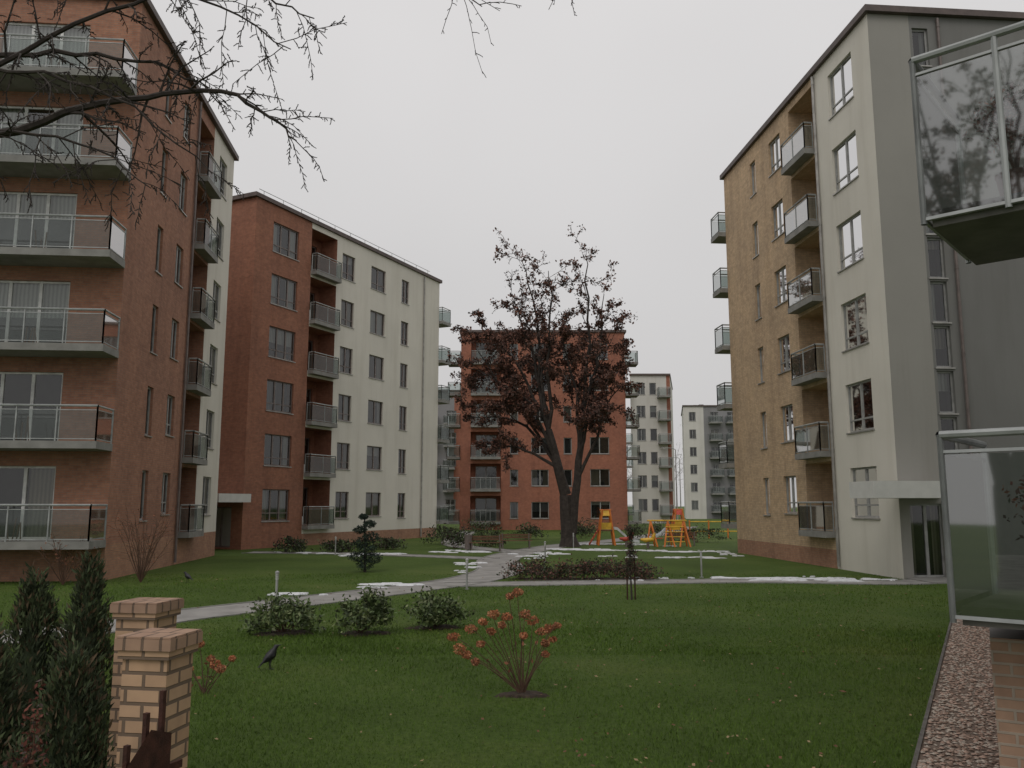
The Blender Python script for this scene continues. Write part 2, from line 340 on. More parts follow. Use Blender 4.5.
# --- centre building
b3=Bld('orange_brick_apartment_building',[(-5.1,82.5),(11.3,82.5),(11.3,97),(-5.1,97)],19.6)
cz=[1.9+3.15*k for k in range(6)]
ops=[]
for c in cz:
    ops+=[(1.0,4.0,c-1.1,c+1.4,'log','brick3'),(4.9,5.7,c-.8,c+.8,'win'),(7.0,8.7,c-.8,c+.8,'win'),(10.2,11.0,c-.8,c+.8,'win'),(12.8,14.7,c-.8,c+.85,'win')]
fr,L=b3.wall(0,1,ops,lambda s,z:'brick3',(),(),'frame',1)
for c in cz: b3.balcony(fr,L+.02,L+1.3,c-1.1,1.8,-1.5,slab='slabd'); b3.balcony(fr,-1.3,-.02,c-1.1,1.8,-1.5,slab='slabd')
for i,j in ((1,2),(2,3),(3,0)): b3.wall(i,j,[],lambda s,z:'brick3')
b3.finish()
def far_block(name,x0,x1,y,dep,H,mat,cols,mat2=None,split=None,balc=None,side=None,base=0):
    b=Bld(name,[(x0,y),(x1,y),(x1+side,y+dep),(x0+side,y+dep)],H)
    ops=[]; n=int((H-1)/3.12)
    for k in range(n):
        c=2.4+3.12*k
        for (a,w) in cols: ops.append((a,a+w,c-.8,c+.8,'win'))
    fr,L=b.wall(0,1,ops,lambda s,z:(mat2 if (split and s>split) else mat),(split,) if split else (),(),'frame',1)
    for k in range(n):
        c=2.4+3.12*k
        for (a,w) in (balc or []): b.balcony(fr,a,a+w,c-1.1,1.5,slab='slab')
    ops=[(q,q+1.5,2.4+3.12*k-.8,2.4+3.12*k+.8,'win') for k in range(n) for q in (3,8) if dep>11]
    b.wall(0,3,ops,lambda s,z:mat,(),(),'frame',1)
    b.wall(1,2,[],lambda s,z:mat); b.wall(2,3,[],lambda s,z:mat); b.finish(); return b
far_block('cream_apartment_building',16.0,21.4,112,14,19.8,'cream_hazed',[(.8,1.2),(2.6,.9)],'brick3',4.9,[(3.6,1.6),(-1.0,1.0)],side=3)
far_block('white_and_grey_apartment_building',30.5,41.5,148,16,19.8,'cream_hazed',[(1.0,1.2),(4.8,1.4),(7.8,1.6)],'grey_hazed',3.6,[(4.4,2.2),(7.4,2.4)],side=3)
far_block('grey_apartment_building',-13.5,-7.0,118,14,18.4,'grey_hazed',[(1.2,1.4),(4.2,1.4)],'brick3',5.3,[(.8,2.2),(3.9,1.6)],side=2)

# --- right building
N=(12.80,27.9);Fp=(11.5,43.3); dx,dy=.9965,.084
b6=Bld('tan_brick_and_cream_apartment_building',[N,Fp,(Fp[0]+12*dx,Fp[1]+12*dy),(N[0]+12*dx,N[1]+12*dy)],19.95)
cz=[2.85+3.10*k for k in range(6)]
ops=[]
for c in cz:
    ops+=[(1.3,3.2,c-.9,c+.9,'win'),(4.6,7.0,c-1.45,c+1.25,'log','tan'),(8.0,9.3,c-.8,c+.8,'win'),(11.0,11.7,c-.9,c+.8,'win')]
fr,L=b6.wall(0,1,ops,lambda s,z:'plinth' if (z<.7 and s>4.6) else ('cream' if s<4.6 else 'tan'),(4.6,),(.7,),'frame')
for c in cz[:]: b6.balcony(fr,L+.02,L+1.3,c-1.4,2.0,-1.6)
b6.pipe(fr,4.35)
ops=[(.35,1.5,.05,2.45,'door')]+[(1.65,2.25,3.9+1.57*k,3.9+1.57*k+1.45,'win') for k in range(10)]+[(6,7.8,c-.9,c+.9,'win') for c in cz]
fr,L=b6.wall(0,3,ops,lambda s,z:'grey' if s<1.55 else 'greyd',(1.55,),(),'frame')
fbox(b6.parts['entrance'],fr,-1.7,1.4,2.62,3.15,.05,1.6,'white'); fbox(b6.parts['entrance'],fr,.1,1.7,.0,.045,.02,1.6,'slab')
b6.pipe(fr,2.6,'framed')
b6.wall(1,2,[],lambda s,z:'tan'); b6.wall(2,3,[],lambda s,z:'tan'); b6.finish()

# --- near wing with glazed balconies over a brick terrace
w=Bld('grey_apartment_wing_with_balconies',[(5.25,7.7),(11.5,16.9),(16,15),(9.5,5.2)],20.0,1.4)
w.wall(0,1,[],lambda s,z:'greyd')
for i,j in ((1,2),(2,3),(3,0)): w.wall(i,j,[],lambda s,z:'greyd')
T=w.parts['walls']; fp=[(3.72,6.72),(9.9,17.7),(17,15.2),(10,2.9)]
Lc=0
for i in range(4):
    a=fp[i];b=fp[(i+1)%4];l=math.dist(a,b)
    T.poly([(*a,0),(*b,0),(*b,1.38),(*a,1.38)],'terr',[(Lc,0),(Lc+l,0),(Lc+l,1.38),(Lc,1.38)]); Lc+=l
T.poly([(*p,1.38) for p in fp],'slabd')
frb=Fr((4.20,7.50),(.753,-.658),(-.658,-.753))
for zf in (1.66,4.72,7.78,10.85,13.9):
    w.balcony(frb,0,4.2,zf,1.5,gm='rglass2',h=1.27,slab='slabd',near=True)
w.finish()

# ---------------------------------------------------------------- ground, paths
g=MB(); g.poly([(-900,-60,0),(900,-60,0),(900,1500,0),(-900,1500,0)],'grass'); g.build('ground')
def crom(pts,n=8):
    out=[]; P=[pts[0]]+pts+[pts[-1]]
    for i in range(1,len(P)-2):
        for k in range(n):
            t=k/n; a,b,c,d=P[i-1],P[i],P[i+1],P[i+2]
            out.append(tuple(.5*((2*b[j])+(-a[j]+c[j])*t+(2*a[j]-5*b[j]+4*c[j]-d[j])*t*t+(-a[j]+3*b[j]-3*c[j]+d[j])*t**3) for j in (0,1)))
    out.append(pts[-1]); return out
pathpts=[]
def ribbon(name,pts,wd,z):
    c=crom(pts); mb=MB(); e=[[],[],[],[]]
    for i,p in enumerate(c):
        q=c[min(i+1,len(c)-1)];r=c[max(i-1,0)]; d=(q[0]-r[0],q[1]-r[1]);l=math.hypot(*d) or 1; n=(-d[1]/l,d[0]/l)
        for k,o in enumerate((-wd/2-.06,-wd/2,wd/2,wd/2+.06)): e[k].append((p[0]+n[0]*o,p[1]+n[1]*o))
        pathpts.append((p[0],p[1],wd/2+.1))
    for i in range(len(c)-1):
        mb.poly([(*e[1][i],z),(*e[2][i],z),(*e[2][i+1],z),(*e[1][i+1],z)],'path')
        for a,b in ((0,1),(2,3)):
            h=z+.02
            mb.poly([(*e[a][i],h),(*e[b][i],h),(*e[b][i+1],h),(*e[a][i+1],h)],'kerb')
            for k in (a,b): mb.poly([(*e[k][i],0),(*e[k][i+1],0),(*e[k][i+1],h),(*e[k][i],h)],'kerb')
    mb.build(name)
ribbon('footpath',[(-16,10.5),(-9.2,15.8),(-7.28,18.8),(-5.3,21.5),(-3.19,24.5),(-1.36,27.7),(-.45,31.8),(-.6,37.6),(.3,42.8),(2.8,50.5),(7,58),(12,70),(20,95)],1.7,.006)
ribbon('footpath',[(-2.0,25.9),(2.7,26.6),(7.5,27.2),(11.6,26.6),(13.4,27.2)],1.2,.012)
ribbon('footpath',[(-13.5,43.4),(-9,42.6),(-4.5,40.5),(-.9,38.2)],1.2,.012)
ribbon('footpath',[(.6,43.5),(-3,50),(-4,60),(-4,78)],1.5,.012)
def blob(name,specs,mat,z,thick=.02,amp=1.0):
    mb=MB()
    for (x,y,rx,ry) in specs:
        n=26; ph=[U(0,6.28) for _ in range(5)]; pts=[]
        for k in range(n):
            a=2*math.pi*k/n; r=1+amp*(.26*math.sin(2*a+ph[0])+.22*math.sin(3*a+ph[1])+.16*math.sin(5*a+ph[2])+.12*math.sin(8*a+ph[3])+.08*math.sin(11*a+ph[4])); r=max(r,.2)
            pts.append((x+rx*r*math.cos(a),y+ry*r*math.sin(a)))
        top=[(x+(p[0]-x)*.8,y+(p[1]-y)*.8,z+thick*U(.6,1.2)) for p in pts]
        for k in range(n):
            j=(k+1)%n; mb.poly([(*pts[k],z-.02),(*pts[j],z-.02),top[j],top[k]],mat)
            mb.poly([top[k],top[j],(x,y,z+thick*1.3)],mat)
    mb.build(name,None,True)
sn=[]
lines=[((7.6,28.0),(11.8,27.6),18),((2.6,27.5),(6.5,28.1),6),((-6.4,22.6),(-3.0,26.2),8),((.9,38.5),(2.2,44.5),14),((-9.8,41.9),(-5.0,42.0),14),((-4.6,46.5),(-1.6,43.0),9),((2.6,46),(9.5,44.2),26),((3,53),(9,51.5),14),((-12,43.6),(-10,42.4),5),((4.5,40.5),(9.5,38.2),7),((-1.7,30),(-2.0,36),7),((9.6,50),(10.8,40),8)]
for (a,b,n) in lines:
    for k in range(n):
        t=R(); x=a[0]+(b[0]-a[0])*t+random.gauss(0,.25); y=a[1]+(b[1]-a[1])*t+random.gauss(0,.4)
        s=abs(random.gauss(0,.26))+.05
        for j in range(3): sn.append((x+random.gauss(0,s),y+random.gauss(0,s*.6),s*U(.3,1.1),s*U(.15,.5)))
blob('snow_patches',sn,'snow',.03,.015,1.1)
er=empty('gravel_strip')
gv=MB(); gl=[(2.0,5.0),(3.88,8.4),(9.77,19.0),(11.0,21.2)]; gr=[(2.75,4.9),(3.72,6.70),(9.88,17.68),(12.2,20.6)]
for i in range(3): gv.poly([(*gl[i],.006),(*gr[i],.006),(*gr[i+1],.006),(*gl[i+1],.006)],'gravelb')
gp=MB()
for i in range(15000):
    t=R()**1.6; 
    k=min(2,int(t*3)); f=t*3-k
    a=(gl[k][0]*(1-f)+gl[k+1][0]*f,gl[k][1]*(1-f)+gl[k+1][1]*f); b=(gr[k][0]*(1-f)+gr[k+1][0]*f,gr[k][1]*(1-f)+gr[k+1][1]*f)
    q=U(.03,.97); x=a[0]*(1-q)+b[0]*q; y=a[1]*(1-q)+b[1]*q; s=U(.012,.034); h=s*U(.5,.9); an=U(0,3); m=random.choice(['peb1','peb1','peb2','peb2','peb3'])
    c=[(x+s*math.cos(an+v*1.571)*U(.7,1.2),y+s*math.sin(an+v*1.571)*U(.7,1.2),.008+h*.4) for v in range(4)]; tp=(x,y,.008+h)
    for v in range(4): gp.poly([c[v],c[(v+1)%4],tp],m)
gv.build('gravel_bed',er); gp.build('pebbles',er)
ke=MB()
for i in range(3):
    a=gl[i];b=gl[i+1]; l=math.dist(a,b); d=((b[0]-a[0])/l,(b[1]-a[1])/l); f=Fr(a,d,(-d[1],d[0])); fbox(ke,f,0.0,l-.01,0,.03,.0,.04,'kerbd')
ke.build('gravel_kerb',er)
blob('mulch_bed',[(.15,11.1,.3,.2),(-4.3,16.3,.6,.35),(-2.8,16.2,.5,.3),(-1.5,17,.5,.3)],'mulch',.012,.02,.6)
blob('mulch_bed',[(1.2,27.9,1.4,.5),(3.4,27.9,1.4,.5)],'mulch',.012,.02,.6)

pp=np.array(pathpts)
def blades(n,y0,y1,h,wd):
    y=y0+(y1-y0)*np.random.rand(n)**1.35; x=(np.random.rand(n)*2-1)*(.70*y+.5)
    ok=np.ones(n,bool)
    for px,py,r in pp:
        if py<y1+2: ok&=((x-px)**2+(y-py)**2)>r*r
    gx=3.88+(y-8.4)*.5557; ok&=x<gx-.02
    x=x[ok];y=y[ok];m=len(x)
    patch=.75+.35*np.sin(x*.9+1.3*np.sin(y*.5))*np.cos(y*.7+x*.3)
    hh=h*(.5+np.random.rand(m))*patch; a=np.random.rand(m)*6.283; ww=wd*(.6+.8*np.random.rand(m))
    ww*= (y/9.0)**.6
    lx=(np.random.rand(m)-.5)*hh*1.4; ly=(np.random.rand(m)-.5)*hh*1.4
    v=np.zeros((m,3,3)); v[:,0,0]=x-np.cos(a)*ww;v[:,0,1]=y-np.sin(a)*ww;v[:,1,0]=x+np.cos(a)*ww;v[:,1,1]=y+np.sin(a)*ww
    v[:,2,0]=x+lx;v[:,2,1]=y+ly;v[:,2,2]=hh; return v.reshape(-1,3)
V=np.concatenate([blades(170000,6.5,17,.042,.004),blades(80000,14,30,.045,.006)]); nf=len(V)//3
me=bpy.data.meshes.new('lawn_grass_blades'); me.vertices.add(len(V)); me.vertices.foreach_set('co',V.ravel())
me.loops.add(nf*3); me.loops.foreach_set('vertex_index',np.arange(nf*3)); me.polygons.add(nf)
me.polygons.foreach_set('loop_start',np.arange(nf)*3); me.polygons.foreach_set('loop_total',np.full(nf,3)); me.update(calc_edges=True); me.materials.append(M['blade'])
sc.collection.objects.link(bpy.data.objects.new('lawn_grass_blades',me))
lv=MB()
for i in range(900):
    y=7.5+24*R()**1.3; x=U(-.62,.62)*y
    if R()<.4: x=abs(x)*U(.3,1)
    if x>3.88+(y-8.4)*.5557-.05: continue
    s=U(.010,.026)*(1+.02*y); a=U(0,6.28); z=U(.03,.055); m='lf1' if R()<.5 else 'lf2'
    if R()<.03: s*=1.8
    lv.poly([(x+s*math.cos(a),y+s*math.sin(a),z),(x+s*.6*math.cos(a+1.5),y+s*.6*math.sin(a+1.5),z+U(0,.02)),(x-s*math.cos(a),y-s*math.sin(a),z+.01),(x+s*.6*math.cos(a-1.5),y+s*.6*math.sin(a-1.5),z)],m)
lv.build('fallen_leaves')

# ---------------------------------------------------------------- vegetation
def rv():
    v=Vector((random.gauss(0,1),random.gauss(0,1),random.gauss(0,1))); return v.normalized()
def leaf(mb,p,s,mat,asp=.6):
    a=rv(); b=a.orthogonal().normalized(); b=(b*math.cos(R()*6.28)+a.cross(b)*math.sin(R()*6.28)); b.normalize(); c=a
    p=Vector(p); mb.poly([p-b*s,p+c*s*asp*.6,p+b*s,p-c*s*asp*.6],mat)
def limb(p0,p1,r0,r1,n,wob,lift):
    p0=Vector(p0);p1=Vector(p1); L=(p1-p0).length; pts=[];rd=[]; off=Vector((0,0,0))
    for i in range(n+1):
        t=i/n; off=off+rv()*wob*L/n if 0<i<n else off*(.5 if i==n else 1)
        pts.append(p0.lerp(p1,t)+Vector((0,0,lift*L*math.sin(math.pi*t)))+off); rd.append(r0+(r1-r0)*t**.8)
    return pts,rd
def sub(mb,pts,rd,level,mat,tips,lenf=.42,dens=1.0,up=.25,maxlev=3,start=.3,droop=0,rk=.55,rmin=.004):
    L=sum((pts[i+1]-pts[i]).length for i in range(len(pts)-1)); n=len(pts)-1
    cnt=max(3,int({1:9,2:6,3:5}.get(level,4)*dens))
    for k in range(cnt):
        t=start+(1-start)*(k+R())/cnt; t=min(t,.99); i=min(int(t*n),n-1); f=t*n-i
        p=pts[i].lerp(pts[i+1],f); r=rd[i]*(1-f)+rd[i+1]*f; tg=(pts[i+1]-pts[i]).normalized()
        d=(tg*.75+rv()*.95+Vector((0,0,up-droop*R()))).normalized(); l=L*lenf*U(.6,1.15)*(1-.35*t)
        q,qr=limb(p,p+d*l,max(r*rk,rmin*1.6),max(r*.15,rmin),max(3,5-level),.2,.05)
        tube(mb,q,qr,mat,4 if level<2 else 3)
        if level<maxlev: sub(mb,q,qr,level+1,mat,tips,lenf*.98,dens,up,maxlev,.2,droop,rk,rmin)
        else: tips.append(q[-1]); tips.append(q[len(q)//2])
def bigtree(bx,by,tg,name,leafk=1.0,dens=1.15):
    tb=MB()
    fork=Vector((bx-.2,by,3.0))
    tp,tr=limb((bx,by,-.1),fork,.50,.36,5,.05,0); tr[0]=.68; tube(tb,tp,tr,'bark',9)
    tp2,tr2=limb((bx+.15,by-.1,.8),(bx+.8,by,6.0),.30,.20,5,.08,0); tube(tb,tp2,tr2,'bark',7)
    tp3,tr3=limb(fork,(bx-1.2,by,6.8),.33,.22,5,.10,0); tube(tb,tp3,tr3,'bark',8)
    tips=[]
    for t in tg:
        T_=Vector((bx+t[0],by+t[1],t[2])); src=tp3 if t[0]<-.3 else tp2
        k=random.choice([2,3,4,5]) if t[2]<12 else 5
        s0=src[k]; r0=.14 if t[2]>14 else .12
        q,qr=limb(s0,T_,r0,.02,9,.22,.08 if t[2]>11 else .16)
        tube(tb,q,qr,'bark',6); sub(tb,q,qr,1,'bark',tips,.34,dens,.12,3,.28,0,.5,.010)
    lf=MB()
    for p in tips:
        pr=(.62 if p.z<13.5 else .30)*leafk
        pr*=.5+1.1*(.5+.5*math.sin(p.x*1.3+1)*math.cos(p.z*1.1+p.y*.7))
        if R()<pr:
            for k in range(int(U(3,10))):
                q=p+rv()*U(0,.30); leaf(lf,q,U(.05,.11),random.choice(['rust1','rust1','rust1','rust2','rust2','rust3']),1)
    tre=empty(name); tb.build('trunk_and_branches',tre); lf.build('leaves',tre)
TG=[(-6.3,0,10.6),(-6.0,1,7.6),(-5.2,-1,13.0),(-2.9,0,17.2),(-1.3,1,14.6),(1.0,0,17.2),(2.2,-.6,15.2),(3.0,.8,12.8),(3.1,-1,9.6),(-3.4,-1.5,9.2),(-3.6,1.6,15.0),(1.0,2,11.5),(-1.2,-1,16.2),(-4.8,0,5.8),(1.8,-1.5,8.2),(-5.4,.5,11.8),(-2.2,2,11.8),(2.4,2,10.8),(-.2,-2,12.8),(-4.4,-1,8.2)]
bigtree(3.35,49.5,TG,'large_bare_tree')
bigtree(-13.5,-7.5,TG[:14],'large_bare_tree',1.3,.8)  # unseen tree behind the camera, added for reflections in the balcony glass
# near overhanging bare tree
nb=MB(); nt_=[]
q,qr=limb((-9.2,7.6,-.1),(-8.4,8,9.5),.38,.22,8,.03,0); tube(nb,q,qr,'bark2',9)
def polyl(pts,r0,r1,dens=1,lenf=.22,droop=.5,start=.25,lev=2):
    P=[]; V_=[Vector(p) for p in pts]; n=len(V_)-1
    for i in range(n):
        for k in range(4):
            P.append(V_[i].lerp(V_[i+1],k/4)+rv()*.035)
    P.append(V_[-1]); m=len(P)-1; Rr=[r0+(r1-r0)*(i/m)**.7 for i in range(m+1)]
    tube(nb,P,Rr,'bark2',6); sub(nb,P,Rr,1,'bark2',nt_,lenf,dens,.1,lev,start,droop,.5,.0035)
polyl([(-8.7,7.9,4.8),(-6.2,9,6.45),(-5.1,9,6.85),(-4.2,9,7.05),(-3.3,9.0,7.1),(-2.75,9,6.8),(-2.45,9,6.5)],.075,.008,2.6,.15,.9,.3,3)
polyl([(-8.5,8,6.6),(-6.2,9.3,7.75),(-5.2,9.3,7.75),(-4.2,9.3,7.6),(-3.6,9.3,7.3)],.055,.008,2.4,.17,.9,.3,3)
polyl([(-8.5,8,5.6),(-6.3,8.7,6.9),(-5.2,8.7,7.6),(-4.0,8.8,8.2),(-2.9,9,8.3),(-2.3,9,8.0)],.05,.007,2.4,.16,.8,.3,3)
polyl([(-8.5,8,4.9),(-6.1,8.6,6.3),(-5.3,8.4,6.35),(-4.4,8.4,6.15),(-3.8,8.4,5.7)],.035,.006,2.2,.19,1.2,.3,3)
polyl([(-8.5,8,6.0),(-6.0,8.6,7.2),(-5.0,8.4,7.0),(-4.0,8.4,6.6),(-3.2,8.5,5.9)],.035,.006,2.2,.17,1.2,.3,3)
polyl([(-8.5,8,7.5),(-6.0,8.6,8.4),(-4.6,8.6,8.3),(-3.3,8.8,8.0),(-2.5,8.8,7.5)],.04,.006,2.2,.17,1.0,.3,3)
polyl([(-8.4,8,8.5),(-5.5,8.6,10.6),(-2.6,9,10.2),(-.95,9,9.2),(-.75,9,8.5),(-.35,9,8.15)],.06,.006,1.0,.12,.6,.6,3)
polyl([(-2.6,9,10.2),(-.5,9.2,9.8),(.3,9.2,9.0),(.75,9.2,8.4)],.03,.006,1,.15,.6,.6,3)
nb.build('overhanging_bare_tree')
def thuja(x,y,h,r,n):
    mb=MB(); tube(mb,[(x,y,-.02),(x,y,h*.9)],[.05,.01],'bark',5)
    cl=[(U(.02,.97),U(0,6.28),U(.65,1.3)) for _ in range(int(n/28))]
    for (t,a,k) in cl:
        z=h*t; rr=r*k*(1-t)**.6*(1.0 if t>.15 else .75+t)
        pal=random.choice([['th1','th1','th2'],['th1','th2','th2'],['th1','th3','th1'],['th2','th1','th3']])
        for _ in range(28):
            aa=a+random.gauss(0,.2); zz=z+random.gauss(0,.07); q=rr*U(.72,1.08); s=U(.014,.036)
            p=Vector((x+q*math.cos(aa),y+q*math.sin(aa),max(.03,zz))); up=Vector((math.cos(aa)*.45,math.sin(aa)*.45,1))+rv()*.5; up.normalize(); sd=up.cross(rv()).normalized()
            mb.poly([p-sd*s*.35,p+up*s*.9-sd*s*.3,p+up*s*2.2,p+up*s*.9+sd*s*.3],random.choice(pal))
    tube(mb,[(x,y,.02),(x,y,h*.3),(x,y,h*.65),(x,y,h*.93)],[r*.55,r*.53,r*.33,.01],'th2',9)
    mb.build('thuja_conifer')
thuja(-3.46,7.0,1.93,.32,9000); thuja(-3.95,7.1,1.80,.35,8000); thuja(-4.4,7.0,1.70,.38,6000)
thuja(-2.88,5.7,1.40,.38,10000); thuja(-3.4,5.6,1.50,.38,9000); thuja(-2.66,4.8,1.0,.34,7000)
def shrub(name,x,y,h,w_,n,mats,ls,stems=14,stemmat='stem',clump=16,cs=.16):
    mb=MB(); 
    cs_=[]
    for k in range(clump):
        a=U(0,6.28); r=w_/2*math.sqrt(R()); z=h*U(.3,1)*(1-.35*(r/(w_/2))**2); cs_.append(Vector((x+r*math.cos(a),y+r*math.sin(a)*.8,z)))
    for c in cs_[:stems]:
        q,qr=limb((x+U(-.06,.06),y+U(-.05,.05),-.01),c,.012,.004,4,.1,.05); tube(mb,q,qr,stemmat,4)
    for k in range(n):
        c=random.choice(cs_); p=c+Vector((random.gauss(0,cs*w_),random.gauss(0,cs*w_),random.gauss(0,cs*h)))
        if p.z<.04: p.z=U(.04,.2)
        leaf(mb,p,ls*U(.6,1.3),random.choice(mats),.8)
    return mb.build(name)
gm=['sh1','sh1','sh2','sh3']
shrub('rhododendron_shrub',-4.3,16.3,.66,1.15,2000,gm,.045,18,'stem',24,.10)
shrub('rhododendron_shrub',-2.83,16.2,.82,.9,2000,gm,.045,18,'stem',24,.10)
shrub('rhododendron_shrub',-1.5,17.0,.78,1.05,2000,gm,.045,18,'stem',24,.10)
shrub('red_leaved_shrub',-2.38,4.3,1.32,.26,2600,['red','red','th3','rust3'],.016,12,'stem',22,.10)
hm=['rust2','rust1','rust3','th2','sh3']
for i in range(9): shrub('low_barberry_hedge',.3+i*.5,27.9+U(-.25,.25),U(.5,.72),.9,520,hm,.05,8,'stem',9)
for (x,y,h,w_) in [(-3.2,47.5,1.1,2.0),(-1.2,49.5,.9,1.6),(-4.2,52,1.2,2.4),(-9.0,43.8,.6,1.6),(-11.3,43.6,.7,1.4),(-6.8,46.5,.6,1.8),(.9,60,1.2,2.5),(9.3,60,1.2,3),(6,66,1.4,3),(12,55,1.0,3),(-2.6,64,1.3,3),(4.5,62,1.1,2)]:
    shrub('evergreen_shrub',x,y,h,w_,900,['sh3','sh1','th2','rust3'],.08,8,'stem',16,.12)
def barebush(name,x,y,h,w_,n=16):
    mb=MB(); t_=[]
    for k in range(n):
        a=U(0,6.28); q,qr=limb((x,y,0),(x+w_/2*math.cos(a)*U(.3,1),y+w_/2*math.sin(a)*U(.3,1),h*U(.6,1)),.014,.005,5,.12,.05)
        tube(mb,q,qr,'stem',4); sub(mb,q,qr,2,'stem',t_,.3,1,.2,2,.3)
    for p in t_:
        if R()<.45: leaf(mb,p,.045,'hy2')
    return mb.build(name)
barebush('bare_bush',-11.6,26.7,2.2,1.9,24); barebush('bare_bush',-13.6,25.9,1.5,1.6,14)
pm=MB(); x,y=-5.33,30.9
q,qr=limb((x,y,0),(x-.05,y,2.0),.06,.02,6,.06,0); tube(pm,q,qr,'bark',6)
for (dx_,dz,r) in [(-.1,1.98,.17),(.12,1.72,.24),(-.2,1.5,.26),(.2,1.25,.32),(-.18,1.05,.32),(.05,.8,.36),(-.28,.55,.36),(.3,.5,.36),(.02,.28,.36)]:
    for k in range(420):
        v=rv(); p=Vector((x+dx_,y,dz))+Vector((v.x*r,v.y*r,v.z*r*.6))*U(.5,1.05); leaf(pm,p,U(.03,.07),random.choice(['pn1','pn2','pn2']),.5)
pm.build('small_pine_tree')
ym=MB(); x,y=3.06,21.9; t_=[]
q,qr=limb((x,y,0),(x,y,1.7),.028,.012,5,.04,0); tube(ym,q,qr,'bark',5); sub(ym,q,qr,2,'bark',t_,.2,2.4,.6,3,.3)
for p in t_: 
    for k in range(4): leaf(ym,p+rv()*.06,U(.02,.04),random.choice(['rust3','rust2','th2']))
for o_ in (-.1,.1): tube(ym,[(x+o_,y+.08,0),(x+o_,y+.08,1.05)],.02,'iron',6,True)
tube(ym,[(x-.12,y+.06,.95),(x+.12,y+.06,.95)],.014,'wood',5,True)
ym.build('young_staked_tree')
def hyd(x,y,heads,sz):
    mb=MB()
    for (hx,hz,hy) in heads:
        q,qr=limb((x+U(-.03,.03),y,0),(x+hx,y+hy,hz),.009,.004,6,.07,.05); tube(mb,q,qr,'stem',5)
        c=Vector((x+hx,y+hy,hz)); mat=random.choice([['hy1','hy1','hy2'],['hy1','hy3','hy2'],['hy3','hy1','hy1']]); r=sz*U(.65,1.15); sq=U(.6,.85)
        for k in range(210):
            v=rv(); p=c+Vector((v.x*r,v.y*r,v.z*r*sq))*U(.55,1.08); leaf(mb,p,U(.009,.018),random.choice(mat),1.2)
        if R()<.8:
            i=len(q)//2; e=q[i]+rv()*.15; e.z=abs(e.z)+.05; tube(mb,[q[i],(q[i]+e)/2+Vector((0,0,.03)),e],[.005,.004,.003],'stem',4)
            leaf(mb,e,.035,'hy2',1)
    return mb.build('dried_hydrangea_shrub')
pts=[(-.90,.70),(-.80,.58),(-.66,.80),(-.72,.50),(-.53,.64),(-.50,.92),(-.40,.78),(-.36,1.03),(-.26,.84),(-.16,1.24),(-.06,1.27),(-.20,.98),(0.04,.98),(.14,.9),(.24,.82),(.30,.64),(.36,.80),(.46,.84),(.40,.66),(.30,.5),(-.60,.42),(.02,.74)]
hyd(.13,11.1,[(a,b,U(-.25,.25)) for a,b in pts],.078)
hyd(-3.95,11.2,[(-.1,.62,0),(.02,.42,.1),(.12,.36,0),(.22,.33,-.1),(-.22,.3,0),(.3,.42,.1),(-.3,.5,0)],.065)
pp_=empty('reflection_plant'); px,py=frb.P(.62,0,.95)[:2]  # plants added behind the railing glass to stand for a reflection in it
for zf,nn in ((4.72,1600),(1.66,500)):
    m=MB(); tube(m,[(px,py,zf),(px,py,zf+.28),(px,py,zf+.3)],[.11,.15,.16],'pot',12,True); m.build('pot',pp_)
    m=MB()
    for k in range(12):
        a=U(0,6.28); e=Vector((px+.28*math.cos(a)*R(),py+.28*math.sin(a)*R(),zf+U(.45,.95))); q,qr=limb((px,py,zf+.28),e,.008,.003,4,.1,.05); tube(m,q,qr,'stem',4)
        for j in range(nn//14): leaf(m,e+rv()*U(0,.16),U(.012,.03),random.choice(['red','rust2','hy2','sh3']),.9)
    m.build('foliage',pp_)
dm=MB()
for i in range(80):
    x=U(-160,200); y=U(190,260); h=U(12,24); 
    q,qr=limb((x,y,0),(x,y,h*.8),.3,.08,4,.05,0); tube(dm,q,qr,'haze',4); 
    for k in range(12):
        a=U(0,6.28); s0=q[random.choice([2,3,4])]; e=Vector((x+h*.35*math.cos(a)*U(.4,1),y+h*.3*math.sin(a),h*U(.5,1)))
        w1,w2=limb(s0,e,.12,.03,3,.1,.05); tube(dm,w1,w2,'haze',3)
        for j in range(26): leaf(dm,e+rv()*U(.3,h*.16),U(.15,.45),random.choice(['haze','haze2']),.3)
dm.build('distant_trees')

# ---------------------------------------------------------------- pillars, gate, street furniture
def pillar(x,y,top,h=.165):
    e=empty('brick_gate_pillar'); ca,sa=math.cos(.16),math.sin(-.16); f=Fr((x,y),(ca,sa),(-sa,ca))
    mb=MB(); fbox(mb,f,-h,h,0,top-.12,-h,h,'yellow'); mb.build('shaft',e)
    c=MB(); fbox(c,f,-h-.02,h+.02,top-.118,top-.07,-h-.02,h+.02,'yellow'); fbox(c,f,-h-.035,h+.035,top-.068,top-.006,-h-.035,h+.035,'lfcap')
    c.build('corbel_cap',e)
    t=MB(); fbox(t,f,-h-.030,h+.030,top-.004,top+.006,-h-.03,h+.03,'lfcap'); t.build('cap_slab',e)
pillar(-2.02,4.95,1.67,.135); pillar(-2.80,6.6,1.67,.155)
gm_=MB(); e=empty('iron_gate'); f=Fr((-1.93,4.5),(.35,.937),(.937,-.35))
for i,(s,zt) in enumerate([(-.32,.95),(-.2,1.08),(-.08,1.2),(.04,1.33),(.15,1.42)]):
    fbox(gm_,f,s,s+.025,.05,zt,0,.025,'iron')
for z in (.3,1.0): fbox(gm_,f,-.4,.3,z,z+.04,.026,.045,'iron')
gm_.poly([f.P(-.36,.3,.05),f.P(.2,.3,.05),f.P(.2,1.2,.05),f.P(.05,1.25,.05),f.P(-.36,.85,.05)],'iron'); gm_.build('gate_leaf',e)
